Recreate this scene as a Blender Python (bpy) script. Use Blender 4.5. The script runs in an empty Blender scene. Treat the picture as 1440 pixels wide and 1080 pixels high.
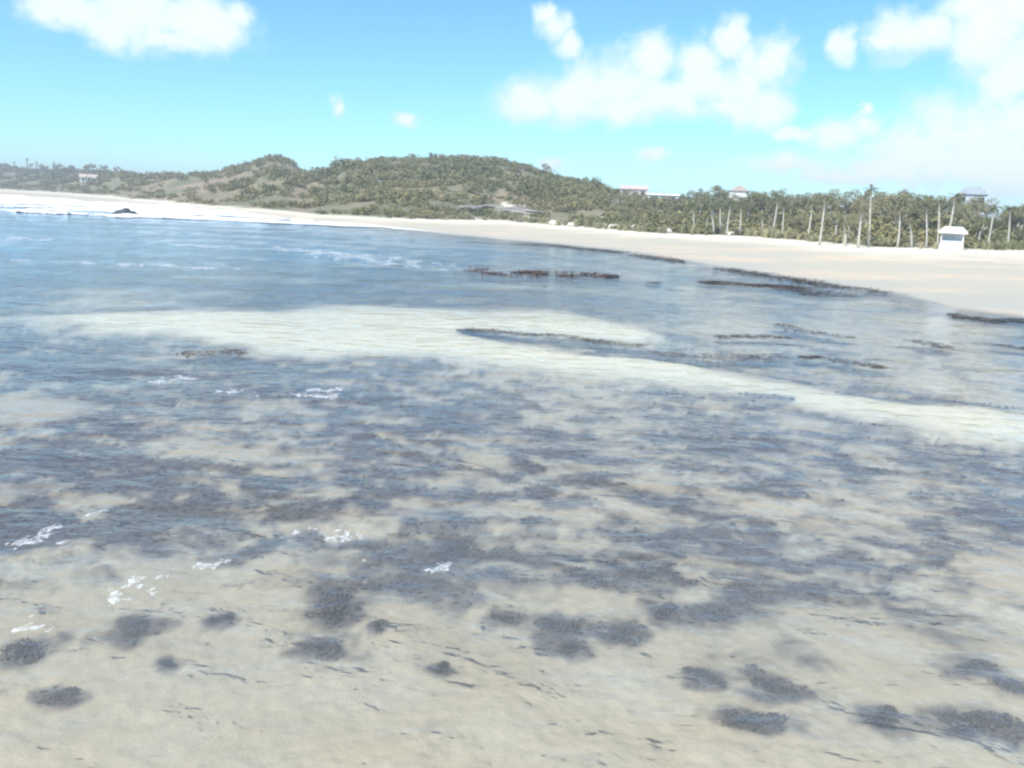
import bpy, math, random
import numpy as np
from mathutils import Matrix, Vector

random.seed(11); RNG = np.random.default_rng(11)
SC = bpy.context.scene; COL = SC.collection
R = math.radians

# ------------------------------------------------------------------ camera
EYE = 3.5                       # metres above the still water
PITCH, ROLL = R(12.4), R(2.5)
fw = Vector((0, math.cos(PITCH), -math.sin(PITCH)))
rt = Vector((1, 0, 0)); up = Vector((0, math.sin(PITCH), math.cos(PITCH)))
rt2 = math.cos(ROLL)*rt + math.sin(ROLL)*up; up2 = math.cos(ROLL)*up - math.sin(ROLL)*rt
cam_d = bpy.data.cameras.new('camera'); cam = bpy.data.objects.new('camera', cam_d); COL.objects.link(cam)
m = Matrix((rt2, up2, -fw)).transposed().to_4x4(); m.translation = Vector((0, 0, EYE)); cam.matrix_world = m
cam_d.sensor_width = 36; cam_d.lens = 28.25; cam_d.clip_start = 0.1; cam_d.clip_end = 12000
SC.camera = cam

# ------------------------------------------------------------------ sky, sun, exposure
SUN_AZ, SUN_EL = R(-140), R(50)          # azimuth clockwise from +Y (the view direction)
CLOUDS = [
    (-27.58, 10.11, 3.04, 1.32), (-24.13, 10.37, 4.56, 1.93), (-21.32, 10.3, 3.55, 1.93), (-19.67, 10.07, 1.77, 1.42), (-26.11, 9.54, 2.03, 1.12), 
    (-22.59, 9.16, 2.79, 0.81), (-18.79, 11.05, 0.91, 1.01), (0.13, 6.89, 2.28, 1.42), (2.53, 7.21, 3.55, 1.62), (5.81, 8.2, 4.06, 2.13), 
    (8.27, 9.78, 1.77, 1.93), (6.85, 6.89, 3.04, 1.22), (9.64, 7.4, 3.04, 1.52), (12.33, 8.32, 3.04, 1.62), (1.8, 11.55, 1.12, 0.91), 
    (2.8, 10.73, 1.12, 0.91), (1.06, 12.16, 0.71, 0.61), (13.43, 10.88, 1.12, 1.42), (14.54, 8.77, 2.03, 2.28), (16.02, 9.4, 1.42, 1.77), 
    (16.03, 7.27, 2.03, 1.52), (13.82, 7.03, 2.54, 0.91), (11.5, 9.82, 2.03, 1.42), (18.0, 5.41, 1.52, 0.61), (20.36, 5.44, 1.77, 1.12), 
    (21.97, 6.0, 1.12, 1.01), (22.04, 7.06, 0.51, 0.41), (24.74, 4.96, 3.04, 1.77), (26.64, 5.38, 3.04, 2.28), (28.87, 5.58, 3.04, 2.28), 
    (30.23, 6.16, 2.54, 1.77), (27.29, 3.52, 4.06, 1.77), (30.3, 3.36, 3.04, 2.03), (23.73, 3.46, 2.54, 1.01), (23.52, 10.99, 2.54, 1.32), 
    (24.66, 11.21, 2.03, 1.22), (20.13, 10.7, 1.12, 1.01), (22.37, 10.71, 1.27, 0.81), (28.38, 11.21, 3.04, 2.54), (29.57, 9.27, 2.03, 3.04), 
    (26.74, 12.42, 2.03, 1.12), (29.31, 12.07, 2.03, 1.52), (29.42, 4.37, 4.31, 2.54), (26.46, 3.93, 3.04, 1.93), (-12.69, 5.98, 0.51, 0.71), 
    (-7.61, 5.29, 1.01, 0.61), (2.28, 2.95, 1.12, 0.51), (8.85, 3.75, 1.12, 0.51), (17.32, 3.54, 3.04, 0.81), (20.88, 2.96, 3.55, 0.61), ]
world = bpy.data.worlds.new('World'); SC.world = world; world.use_nodes = True
wt = world.node_tree; wt.nodes.clear()
def N(t, typ, **kw):
    n = t.nodes.new(typ)
    for k, v in kw.items(): setattr(n, k, v)
    return n
def sock(t, dst, v):
    if isinstance(v, bpy.types.NodeSocket): t.links.new(v, dst)
    else: dst.default_value = v
def mth(t, op, a, b=0.0, c=None, clamp=False):
    n = N(t, 'ShaderNodeMath', operation=op, use_clamp=clamp)
    sock(t, n.inputs[0], a); sock(t, n.inputs[1], b)
    if c is not None: sock(t, n.inputs[2], c)
    return n.outputs[0]
def vmth(t, op, a, b=None, out=0):
    n = N(t, 'ShaderNodeVectorMath', operation=op); sock(t, n.inputs[0], a)
    if b is not None: sock(t, n.inputs[1], b)
    return n.outputs[out]
def mapr(t, v, a, b, c=0.0, d=1.0, smooth=False):
    n = N(t, 'ShaderNodeMapRange', interpolation_type='SMOOTHSTEP' if smooth else 'LINEAR')
    for i, q in enumerate((v, a, b, c, d)): sock(t, n.inputs[i], q)
    return n.outputs[0]
def mixc(t, f, a, b, blend='MIX'):
    n = N(t, 'ShaderNodeMix', data_type='RGBA', blend_type=blend)
    sock(t, n.inputs[0], f); sock(t, n.inputs[6], a); sock(t, n.inputs[7], b)
    return n.outputs[2]
def noise(t, vec, scale, detail=4.0, rough=.55, dist=0.0, out=0):
    n = N(t, 'ShaderNodeTexNoise'); sock(t, n.inputs['Vector'], vec)
    n.inputs['Scale'].default_value = scale; n.inputs['Detail'].default_value = detail
    n.inputs['Roughness'].default_value = rough; n.inputs['Distortion'].default_value = dist
    return n.outputs[out]
sky = N(wt, 'ShaderNodeTexSky', sky_type='NISHITA', sun_disc=False, sun_elevation=SUN_EL, sun_rotation=SUN_AZ)
sky.air_density = 1.0; sky.dust_density = 0.0; sky.ozone_density = 3.0
skyc = mixc(wt, 1.0, sky.outputs[0], (0.68, 1.10, 1.28, 1), 'MULTIPLY')
tc = N(wt, 'ShaderNodeTexCoord').outputs['Generated']
dirv = vmth(wt, 'NORMALIZE', tc)
sp = N(wt, 'ShaderNodeSeparateXYZ'); wt.links.new(dirv, sp.inputs[0])
azd = mth(wt, 'MULTIPLY', mth(wt, 'ARCTAN2', sp.outputs[0], sp.outputs[1]), 57.2958)
eld = mth(wt, 'MULTIPLY', mth(wt, 'ARCSINE', sp.outputs[2]), 57.2958)
cmb = N(wt, 'ShaderNodeCombineXYZ'); wt.links.new(azd, cmb.inputs[0]); wt.links.new(eld, cmb.inputs[1])
warp = noise(wt, cmb.outputs[0], .30, 4, .6, 0, 1)
wv = vmth(wt, 'MULTIPLY', vmth(wt, 'SUBTRACT', warp, (.5, .5, .5)), (3.2, 1.9, 0))
P2 = vmth(wt, 'ADD', cmb.outputs[0], wv)
acc = None
for (a, e, ra, re) in CLOUDS:
    n = N(wt, 'ShaderNodeVectorMath', operation='MULTIPLY_ADD'); wt.links.new(P2, n.inputs[0]); ia, ie = 1/(ra*1.06), 1/(re*1.06)
    n.inputs[1].default_value = (ia, ie, 0); n.inputs[2].default_value = (-a*ia, -e*ie, 0)
    d = vmth(wt, 'DOT_PRODUCT', n.outputs[0], n.outputs[0], 1)
    acc = d if acc is None else mth(wt, 'MINIMUM', acc, d)
acc = mth(wt, 'SUBTRACT', 1.05, mth(wt, 'SQRT', acc))
# the same kind of scattered cloud goes on all round the rest of the sky
side = mth(wt, 'MAXIMUM', mapr(wt, mth(wt, 'ABSOLUTE', azd), 36, 44), mapr(wt, eld, 15, 20))
gen = mapr(wt, noise(wt, vmth(wt, 'MULTIPLY', cmb.outputs[0], (1, 2, 0)), .06, 3, .5), .50, .72, -1.0, .8)
acc = mth(wt, 'MAXIMUM', acc, mth(wt, 'SUBTRACT', gen, mth(wt, 'MULTIPLY', mth(wt, 'SUBTRACT', 1.0, side), 3.0)))
cn = noise(wt, cmb.outputs[0], .42, 6, .6, .3)
dens = mth(wt, 'ADD', acc, mth(wt, 'MULTIPLY', mth(wt, 'SUBTRACT', cn, .5), 1.5))
cmask = mapr(wt, dens, -.28, .62, 0, .95, True)
thick = mapr(wt, mth(wt, 'ADD', dens, mth(wt, 'MULTIPLY', mth(wt, 'SUBTRACT', noise(wt, P2, .9, 4), .5), .9)), .1, .9, 0, 1, True)
ccol = mixc(wt, thick, (5.2, 6.5, 6.8, 1), (6.5, 7.1, 7.0, 1))
skyf = mixc(wt, cmask, skyc, ccol)
world.cycles.sampling_method = 'MANUAL'; world.cycles.sample_map_resolution = 512
bg = N(wt, 'ShaderNodeBackground'); wt.links.new(skyf, bg.inputs[0]); bg.inputs[1].default_value = 0.10
wo = N(wt, 'ShaderNodeOutputWorld'); wt.links.new(bg.outputs[0], wo.inputs[0])

sun_d = bpy.data.lights.new('sun', 'SUN'); sun = bpy.data.objects.new('sun', sun_d); COL.objects.link(sun)
sun_d.energy = 4.0; sun_d.angle = R(.53); sun_d.color = (1, .95, .87)
sdir = Vector((math.sin(SUN_AZ)*math.cos(SUN_EL), math.cos(SUN_AZ)*math.cos(SUN_EL), math.sin(SUN_EL)))
sun.rotation_euler = sdir.to_track_quat('Z', 'Y').to_euler()
sun.location = (-20, -20, 60)
SC.view_settings.view_transform = 'Standard'; SC.view_settings.look = 'None'
SC.view_settings.gamma = 1.0; SC.view_settings.exposure = 0.7
SC.render.engine = 'CYCLES'
SC.cycles.max_bounces = 5; SC.cycles.diffuse_bounces = 2; SC.cycles.glossy_bounces = 2; SC.cycles.transparent_max_bounces = 12; SC.cycles.pixel_filter_type = 'GAUSSIAN'
SC.cycles.filter_width = 2.7

# ------------------------------------------------------------------ numpy noise
_perm = RNG.permutation(512); _g = RNG.normal(size=(512, 2)); _g /= np.linalg.norm(_g, axis=1)[:, None]
def perlin(x, y):
    xi = np.floor(x).astype(np.int64); yi = np.floor(y).astype(np.int64); fx = x-xi; fy = y-yi
    def gr(a, b, dx, dy):
        h = _perm[(_perm[a & 511] + b) & 511]; return _g[h, 0]*dx + _g[h, 1]*dy
    u = fx*fx*fx*(fx*(fx*6-15)+10); v = fy*fy*fy*(fy*(fy*6-15)+10)
    n0 = gr(xi, yi, fx, fy)*(1-u) + gr(xi+1, yi, fx-1, fy)*u
    n1 = gr(xi, yi+1, fx, fy-1)*(1-u) + gr(xi+1, yi+1, fx-1, fy-1)*u
    return (n0*(1-v) + n1*v)*1.5
def fbm(x, y, s, oct=4, gain=.5, seed=0):
    o = np.zeros_like(x, dtype=float); a = 1.0; t = 0; f = 1.0/s
    for k in range(oct):
        o += a*perlin(x*f + 17.3*k + seed*31.7, y*f - 9.1*k + seed*13.1); t += a; a *= gain; f *= 2.03
    return o/t*1.4
def sstep(a, b, x):
    t = np.clip((x-a)/(b-a), 0, 1); return t*t*(3-2*t)

# ------------------------------------------------------------------ plan of the bay: distances (m) by bearing (deg)
def table(rows):
    a = np.array(rows, float); a = a[np.argsort(a[:, 0])]
    return lambda th, logi=True: np.exp(np.interp(th, a[:, 0], np.log(a[:, 1])))
def tablez(rows):
    a = np.array(rows, float); a = a[np.argsort(a[:, 0])]
    return lambda th: np.interp(th, a[:, 0], a[:, 1])
SHORE = table([(-180,8),(-150,12),(-120,30),(-90,160),(-75,1200),(-60,3000),(-46,2600),(-38,420),(-32.4,270),(-28.7,239),(-24.7,203),(-20.5,169),(-14.1,125),(-9.4,111),(-5.4,98.4),(.6,86),(6.6,75.8),(11.5,65.2),(13.4,60.6),(18.1,53.7),(21.7,49.6),(25.6,44.9),(28.5,40),(32.3,38.9),(40,34),(60,24),(90,16),(130,10),(180,8)])
VEG = table([(-180,40),(-120,80),(-90,300),(-75,1400),(-60,3100),(-46,2700),(-38,700),(-32.3,540),(-28.7,452),(-24.7,273),(-20.5,193),(-16,162),(-14.1,139),(-8.4,131),(-1.5,152),(3.5,133),(9.4,112),(16,121),(20.1,108),(23.6,99),(27.6,107),(31.7,124),(40,110),(60,80),(90,55),(130,45),(180,40)])
RIDGE = table([(-180,120),(-120,200),(-90,500),(-75,1700),(-60,3300),(-46,2900),(-38,900),(-32.2,760),(-30.8,740),(-28.5,650),(-25.4,480),(-24.6,440),(-22.9,430),(-20,400),(-16.6,380),(-14.6,370),(-13.6,345),(-11.8,320),(-6.5,300),(-1.7,290),(2.8,275),(8.2,255),(13.4,235),(17.5,205),(23.9,180),(31.3,175),(40,170),(60,150),(90,130),(180,120)])
RZ = tablez([(-180,6),(-90,6),(-75,6),(-60,3),(-46,8),(-38,14),(-32.2,17),(-30.8,15),(-28.5,14.3),(-25.4,10.8),(-24.6,9),(-22.9,11.4),(-20,12.6),(-18.4,16.2),(-16.9,20.0),(-16.2,20.0),(-15.4,17.4),(-14.6,13.2),(-13.6,13.2),(-11.8,16.8),(-9.4,18.1),(-6.5,18.1),(-4.1,19.1),(-1.7,18.7),(-.2,17.2),(1.3,14.4),(2.8,12.6),(4.8,11.6),(6.3,9),(8.2,7.6),(11.1,6.4),(13.4,6.4),(15.7,6.2),(17.5,5.2),(19.7,5.2),(23.9,5),(26.7,4.8),(29.8,3.6),(31.3,3.4),(40,4),(60,6),(180,6)])
BAR_LOW = table([(-60,39),(-45,31),(-32.9,24.4),(-23,20.4),(-16.2,18.2),(-6.2,17.3),(4.1,16.5),(14.3,15.4),(23.7,14.9),(33.5,14.5),(45,15.5),(60,15.2)])
BAR_MID = table([(-60,40.2),(-45,32.2),(-32.9,27),(-11.3,25.3),(-4.3,24.3),(-.1,22.6),(8.1,21.2),(14.1,20.3),(23.5,19.7),(33.2,19.6),(45,17.8),(60,17)])
BARA_LOW = table([(-60,38),(-32.9,24),(-11.3,21),(-4.3,21.5),(-1,22.6),(3.9,22.2),(9,22.2),(11,23),(13,25),(60,25)])
BAR_UP = table([(-60,42),(-45,34),(-32.9,29.2),(-20.7,29.9),(-6.3,31.6),(3.8,31.9),(9,30.2),(11.5,27),(13,25),(60,25)])
WEED_LOW = table([(-180,9),(-60,9),(-34,8.4),(-23.7,7.8),(-14,8),(-5.9,7.1),(5,7.3),(15.5,7.4),(25,7.9),(34.7,8.7),(60,10),(180,10)])
STREAKS = [
    (-2.9, 85.7, 12.58, 61.92, 4.49), (12.17, 50.81, 18.52, 44.48, 1.77), (18.81, 41.59, 19.88, 40.0, 0.92), (9.75, 42.86, 15.15, 43.75, 1.95), 
    (12.49, 42.53, 17.19, 39.89, 2.71), (17.36, 32.42, 19.86, 31.34, 1.48), (-5.44, 57.64, 0.57, 51.23, 2.93), (0.57, 51.23, 5.28, 45.05, 2.3), 
    (-2.72, 43.14, 5.22, 44.55, 2.4), (-1.71, 22.92, 0.75, 22.69, 0.4), (0.75, 22.69, 3.42, 21.56, 0.51), (3.49, 20.17, 7.09, 20.64, 0.67), 
    (7.46, 20.93, 7.96, 20.74, 0.36), (8.26, 20.82, 9.06, 19.65, 0.46), (5.89, 23.87, 8.26, 24.25, 0.46), (12.06, 24.74, 13.0, 23.81, 0.67), 
    (14.55, 24.47, 15.51, 24.33, 0.53), (8.63, 27.28, 10.26, 24.67, 0.73), (7.06, 17.0, 10.8, 16.58, 0.58), (-7.54, 17.93, -6.17, 17.72, 0.62), 
    (-21.32, 94.42, -13.94, 86.93, 8.24), (-13.27, 90.1, -2.51, 74.7, 6.62), (4.16, 45.92, 5.93, 44.0, 2.03), (6.49, 42.54, 7.74, 41.12, 1.77), 
    (-29.58, 79.01, -20.88, 80.06, 3.26), (4.16, 16.42, 5.9, 16.29, 0.22), ]
CLUMPS = [
    (-3.28, 6.53, 0.31, 0.27), (-3.93, 6.03, 0.24, 0.37), (-3.33, 5.46, 0.2, 0.14), (-1.6, 7.01, 0.3, 0.48), (-1.5, 6.26, 0.29, 0.25), 
    (-0.6, 8.41, 0.44, 1.2), (0.5, 6.83, 0.3, 0.29), (1.1, 6.78, 0.3, 0.19), (2.27, 6.01, 0.29, 0.19), (2.01, 5.53, 0.34, 0.17), 
    (1.73, 6.13, 0.25, 0.18), (3.08, 5.64, 0.21, 0.2), (3.84, 5.65, 0.5, 0.21), (4.16, 6.43, 0.28, 0.2), (2.08, 7.24, 0.39, 0.21), 
    (1.59, 7.22, 0.21, 0.23), (-0.49, 6.06, 0.13, 0.11), (-2.74, 5.94, 0.11, 0.11), (4.33, 6.14, 0.2, 0.25), (0.03, 6.95, 0.2, 0.19), 
    (0.91, 7.85, 0.46, 0.3), (-2.58, 6.72, 0.16, 0.16), (-1.13, 6.65, 0.1, 0.15), (0.61, 6.49, 0.19, 0.17), ]
PALMS = [
    (23.68, 122.58, 2.7, -0.33), (25.11, 117.78, 4.37, -0.48), (27.16, 114.29, 4.05, -0.46), (28.86, 113.55, 4.81, -0.08), 
    (31.72, 117.24, 4.45, -0.53), (36.42, 117.28, 5.84, -0.51), (35.6, 110.87, 4.79, -0.24), (33.68, 91.56, 5.79, -0.5), (36.18, 87.17, 4.5, -0.52), 
    (38.04, 88.87, 5.94, -0.18), (48.76, 95.2, 5.54, -0.82), (50.75, 96.96, 6.3, -0.66), (42.19, 91.01, 4.31, -0.58), (58.35, 101.87, 5.34, -0.55), 
    (61.29, 102.65, 5.29, -0.55), (26.88, 117.0, 3.66, -0.43), (28.62, 116.23, 4.51, -0.51), (35.37, 118.88, 4.22, -0.52), 
    (36.02, 101.87, 4.9, -0.61), (36.08, 90.38, 4.05, -0.53), (44.82, 93.37, 4.66, -0.5), (46.41, 93.13, 5.11, -0.69), ]
FOAM_LINES = [
    (-25.05, 39.09, -12.6, 38.98, 1.27), (-17.3, 58.44, -3.34, 43.77, 3.18), (-2.82, 44.58, 1.32, 45.38, 2.02), (-36.23, 56.78, -31.75, 54.2, 2.68), 
    (-23.77, 55.59, -19.64, 56.31, 1.66), (-2.37, 7.92, -2.08, 8.14, 0.12), (-1.9, 7.69, -1.58, 8.1, 0.26), (-2.91, 7.09, -2.69, 7.27, 0.1), 
    (-3.39, 6.41, -3.21, 6.84, 0.17), (-4.01, 5.82, -3.59, 5.99, 0.1), (-1.48, 7.08, -1.37, 7.2, 0.12), (-4.68, 7.31, -4.78, 7.93, 0.2), 
    (-4.61, 8.25, -4.48, 8.46, 0.09), (-0.82, 7.22, -0.49, 7.49, 0.05), (-5.09, 13.99, -4.94, 14.31, 0.34), (-6.5, 14.6, -6.5, 15.24, 0.39), 
    (-3.9, 14.81, -3.32, 14.05, 0.34), (-12.33, 18.98, -12.33, 18.98, 0.11), ]

def seg_field(x, y, segs, wob=.35, seed=3):
    out = np.full(x.shape, -9.0)
    for (x0, y0, x1, y1, w) in segs:
        dx, dy = x1-x0, y1-y0; L2 = dx*dx+dy*dy+1e-6
        t = np.clip(((x-x0)*dx+(y-y0)*dy)/L2, 0, 1)
        d = np.hypot(x-x0-t*dx, y-y0-t*dy)
        w2 = w*(1-.75*np.abs(2*t-1)**2)
        out = np.maximum(out, 1-d/np.maximum(w2, .02))
    return out

def bar_mask(x, y, r, th):
    n1 = fbm(x, y, 5, 4, .55, 1)
    wob = 1+.06*n1
    e = 2.0+.075*r
    b = sstep(0, 1, (r*wob-BAR_LOW(th))/e)*sstep(0, 1, (BAR_MID(th)-r*wob)/(e*.6))
    b = b*(1-.22*sstep(4, 14, th+6*n1))
    a = sstep(0, 1, (r*wob-BARA_LOW(th))/(e*.6))*sstep(0, 1, (BAR_UP(th)-r*wob)/(e*1.6))
    return np.clip(np.maximum(a, b), 0, 1)

def ground_z(x, y):
    r = np.hypot(x, y); th = np.degrees(np.arctan2(x, y))
    rs, rv, rr, zr = SHORE(th), VEG(th), RIDGE(th), RZ(th)
    rs = rs*(1+.018*fbm(x, y, 22, 3, .5, 7)*(r > 25))
    t = np.clip((r-rs)/(rv-rs), 0, 1); u = np.clip((r-rv)/(rr-rv), 0, 1)
    beach = .95*(.75*t+.25*sstep(0, 1, t))
    prof = np.where(th > 8, u**1.35, .45*u+.55*sstep(0, 1, u))
    hill = (zr-.95)*prof + 4.6*u*(1-u)*2*fbm(x, y, 42, 3, .5, 9)*np.clip(zr/12, .25, 1)
    back = 1-.55*sstep(0, 1, (r-rr)/(.7*rr))
    land = beach + hill*np.where(u >= 1, back, 1)
    beyond = np.clip((r-32)/30, 0, 1)*np.clip((12-th)/20, .12, 1)
    dmax = .24+.75*beyond
    dmax = np.where(r < 9, .30, dmax)
    sea = -np.minimum((rs-r)*.035, dmax)
    sea = sea + .035*fbm(x, y, 1.6, 3, .5, 4)*np.clip(-sea/.15, 0, 1)
    rip = np.abs(fbm(x, y*1.3, .32, 2, .5, 71)); sea = sea-.018*np.clip(rip, 0, .6)*np.clip((13-r)/6, 0, 1)
    bm = bar_mask(x, y, r, th)
    sea = sea*(1-bm) + bm*(-.022+.03*fbm(x*.5, y, 2.5, 3, .5, 5))
    z = np.where(r < rs, sea, np.maximum(land, 0))
    return z, r, th, rs, rv, rr, bm

def weed_mask(x, y, r, th, rs, bm):
    """share of the bottom that is covered with weed, 0..1"""
    wx, wy = .25*fbm(x, y, .8, 2, .5, 95), .25*fbm(x, y, .8, 2, .5, 96)
    n = .80*fbm((x+wx)*.72+.2*y, y+wy, .62, 4, .62, 2) + .34*fbm(x*.8, y, 1.7, 3, .5, 6) + .34*fbm(x, y, 4.5, 3, .5, 66)
    nb = fbm(x, y, 7.0, 4, .55, 8)
    edge = WEED_LOW(th)*(1+.05*fbm(x, y, 2.2, 3, .5, 12))
    cover = -.86+1.03*sstep(-2.2, 1.5, r-edge)            # open sand near, meadow beyond
    cover = cover+.12*np.clip((-5-th)/20, -.4, 1)*sstep(0, 2, r-edge)
    far = r > BAR_MID(th)
    cover = np.where(far & (th < 12), .30, cover)
    cover = np.where(far & (th >= 10), .30-.44*sstep(9, 16, th)*sstep(0, 1, (rs*.93-r)/6+.4), cover)
    n = n-.25*sstep(.12, .50, fbm(x*.7, y, .28, 3, .55, 81))*sstep(7, 9, r)
    nn = np.where(r > 26, .5*n+.8*nb, n)
    w = sstep(-.38, .36, nn+cover)
    sf = seg_field(x, y, STREAKS)
    w = np.maximum(w, sstep(-.1, .45, sf+.55*n)*(sf > -1.2))
    w1, w2 = fbm(x, y, .42, 3, .6, 91), fbm(x, y, .42, 3, .6, 92)
    for (cx, cy, ca, cb) in CLUMPS:
        q = 1-((x-cx)/ca+.75*w1)**2-((y-cy)/cb+.75*w2)**2
        w = np.maximum(w, np.where(q > -2, .9*sstep(-.8, 1.0, q+1.3*n+.25), 0))
    w *= (1-sstep(.08, .6, bm-.25*n)*(sf < .15))
    w *= 1-sstep(-1.2, 1.8, r-rs+.8*n)
    leftsand = np.exp(-(((x+8.6)/1.6)**2+((y-13.2)/1.1)**2)); w *= 1-.9*sstep(.3, .7, leftsand+.2*n)
    return np.clip(w, 0, 1)

def water_z(x, y, depth=None):
    if depth is None:
        depth = -ground_z(x, y)[0]
    a = np.clip(depth/.22, 0, 1)
    r = np.hypot(x, y)
    w = .020*fbm(x*.55+y*.25, y, 1.5, 2, .5, 21) + .007*fbm(x, y*1.2, .55, 2, .5, 22)*np.clip((30-r)/20, 0, 1)
    w += .045*fbm(x*.35, y, 6, 2, .5, 23)*np.clip((r-20)/30, 0, 1)
    return w*a

# ------------------------------------------------------------------ mesh helpers
def mesh_np(name, V, F, attrs=None, smooth=True):
    me = bpy.data.meshes.new(name); V = np.ascontiguousarray(V, np.float32); F = np.ascontiguousarray(F, np.int32)
    k = F.shape[1]
    me.vertices.add(len(V)); me.vertices.foreach_set('co', V.ravel())
    me.loops.add(F.size); me.loops.foreach_set('vertex_index', F.ravel())
    me.polygons.add(len(F)); me.polygons.foreach_set('loop_start', np.arange(0, F.size, k, dtype=np.int32))
    me.polygons.foreach_set('use_smooth', np.full(len(F), smooth))
    me.update(calc_edges=True); me.validate()
    for n, a in (attrs or {}).items():
        at = me.attributes.new(n, 'FLOAT', 'POINT'); at.data.foreach_set('value', np.ascontiguousarray(a, np.float32))
    return me
def compact(V, F, attrs):
    u, inv = np.unique(F.ravel(), return_inverse=True)
    return V[u], inv.reshape(F.shape), {k: a[u] for k, a in attrs.items()}
def obj(name, me, mat=None, parent=None, loc=(0, 0, 0), rz=0.0, sc=None):
    o = bpy.data.objects.new(name, me); COL.objects.link(o)
    if mat and me and not me.materials: me.materials.append(mat)
    o.location = loc; o.rotation_euler = (0, 0, rz)
    if sc is not None: o.scale = sc if hasattr(sc, '__len__') else (sc, sc, sc)
    if parent: o.parent = parent
    return o
def tag(o, label=None, cat=None, group=None, kind=None):
    for k, v in (('label', label), ('category', cat), ('group', group), ('kind', kind)):
        if v: o[k] = v
    return o
def box(x0, x1, y0, y1, z0, z1):
    V = [(x, y, z) for z in (z0, z1) for y in (y0, y1) for x in (x0, x1)]
    F = [(0, 2, 3, 1), (4, 5, 7, 6), (0, 1, 5, 4), (2, 6, 7, 3), (0, 4, 6, 2), (1, 3, 7, 5)]
    return V, F
def pydata(name, V, F, smooth=False):
    me = bpy.data.meshes.new(name); me.from_pydata(V, [], F); me.update()
    if smooth:
        for p in me.polygons: p.use_smooth = True
    return me
def boxes(name, bl):
    V, F = [], []
    for b in bl:
        v, f = box(*b); F += [tuple(i+len(V) for i in q) for q in f]; V += v
    return pydata(name, V, F)

# ------------------------------------------------------------------ materials
def mat(name, rough=.8):
    m_ = bpy.data.materials.new(name); m_.use_nodes = True
    t = m_.node_tree; b = t.nodes['Principled BSDF']; b.inputs['Roughness'].default_value = rough
    return m_, t, b
def attr(t, n):
    a = N(t, 'ShaderNodeAttribute', attribute_name=n); return a.outputs['Fac']
def pos(t):
    return N(t, 'ShaderNodeNewGeometry').outputs['Position']
def bump(t, h, strength, dist, b):
    n = N(t, 'ShaderNodeBump'); n.inputs['Strength'].default_value = strength; n.inputs['Distance'].default_value = dist
    t.links.new(h, n.inputs['Height']); t.links.new(n.outputs[0], b.inputs['Normal'])

def make_ground_mat():
    m_, t, b = mat('sand_and_soil', .9); p = pos(t)
    n1 = noise(t, p, .9, 5, .6); n2 = noise(t, p, 9, 4, .65); n3 = noise(t, p, 60, 3, .6); nb = noise(t, p, .05, 4, .55)
    sand = mixc(t, mapr(t, n1, .3, .7), (.58, .46, .325, 1), (.68, .565, .415, 1))
    sand = mixc(t, mapr(t, n2, .35, .7, 0, .5), sand, (.43, .37, .26, 1))
    sand = mixc(t, mapr(t, n3, .62, .78, 0, .5), sand, (.30, .25, .18, 1))
    sand = mixc(t, mapr(t, noise(t, p, 2.2, 4, .6, .6), .5, .66, 0, .35), sand, (.50, .42, .31, 1))
    dry = mixc(t, mapr(t, n1, .3, .7), (.66, .615, .475, 1), (.76, .72, .58, 1))
    c = mixc(t, attr(t, 'dry'), sand, dry)
    c = mixc(t, mth(t, 'MULTIPLY', attr(t, 'damp'), .85), c, (.46, .43, .34, 1))
    weedc = mixc(t, mapr(t, n2, .3, .7), (.095, .083, .078, 1), (.16, .14, .128, 1))
    c = mixc(t, attr(t, 'weed'), c, weedc)
    soil = mixc(t, mapr(t, nb, .38, .62), (.15, .155, .075, 1), (.27, .215, .135, 1))
    soil = mixc(t, mapr(t, noise(t, p, .35, 5, .6), .45, .65), soil, (.12, .135, .062, 1))
    soil = mixc(t, attr(t, 'bare'), soil, mixc(t, mapr(t, noise(t, p, .12, 4, .6), .35, .65), (.26, .185, .125, 1), (.33, .25, .17, 1)))
    c = mixc(t, attr(t, 'soil'), c, soil)
    t.links.new(c, b.inputs['Base Color'])
    t.links.new(mapr(t, attr(t, 'wet'), 0, 1, .95, .45), b.inputs['Roughness'])
    bump(t, mth(t, 'ADD', mth(t, 'MULTIPLY', n2, .6), mth(t, 'MULTIPLY', n3, .15)), .6, .04, b)
    return m_
M_GROUND = make_ground_mat()

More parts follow.
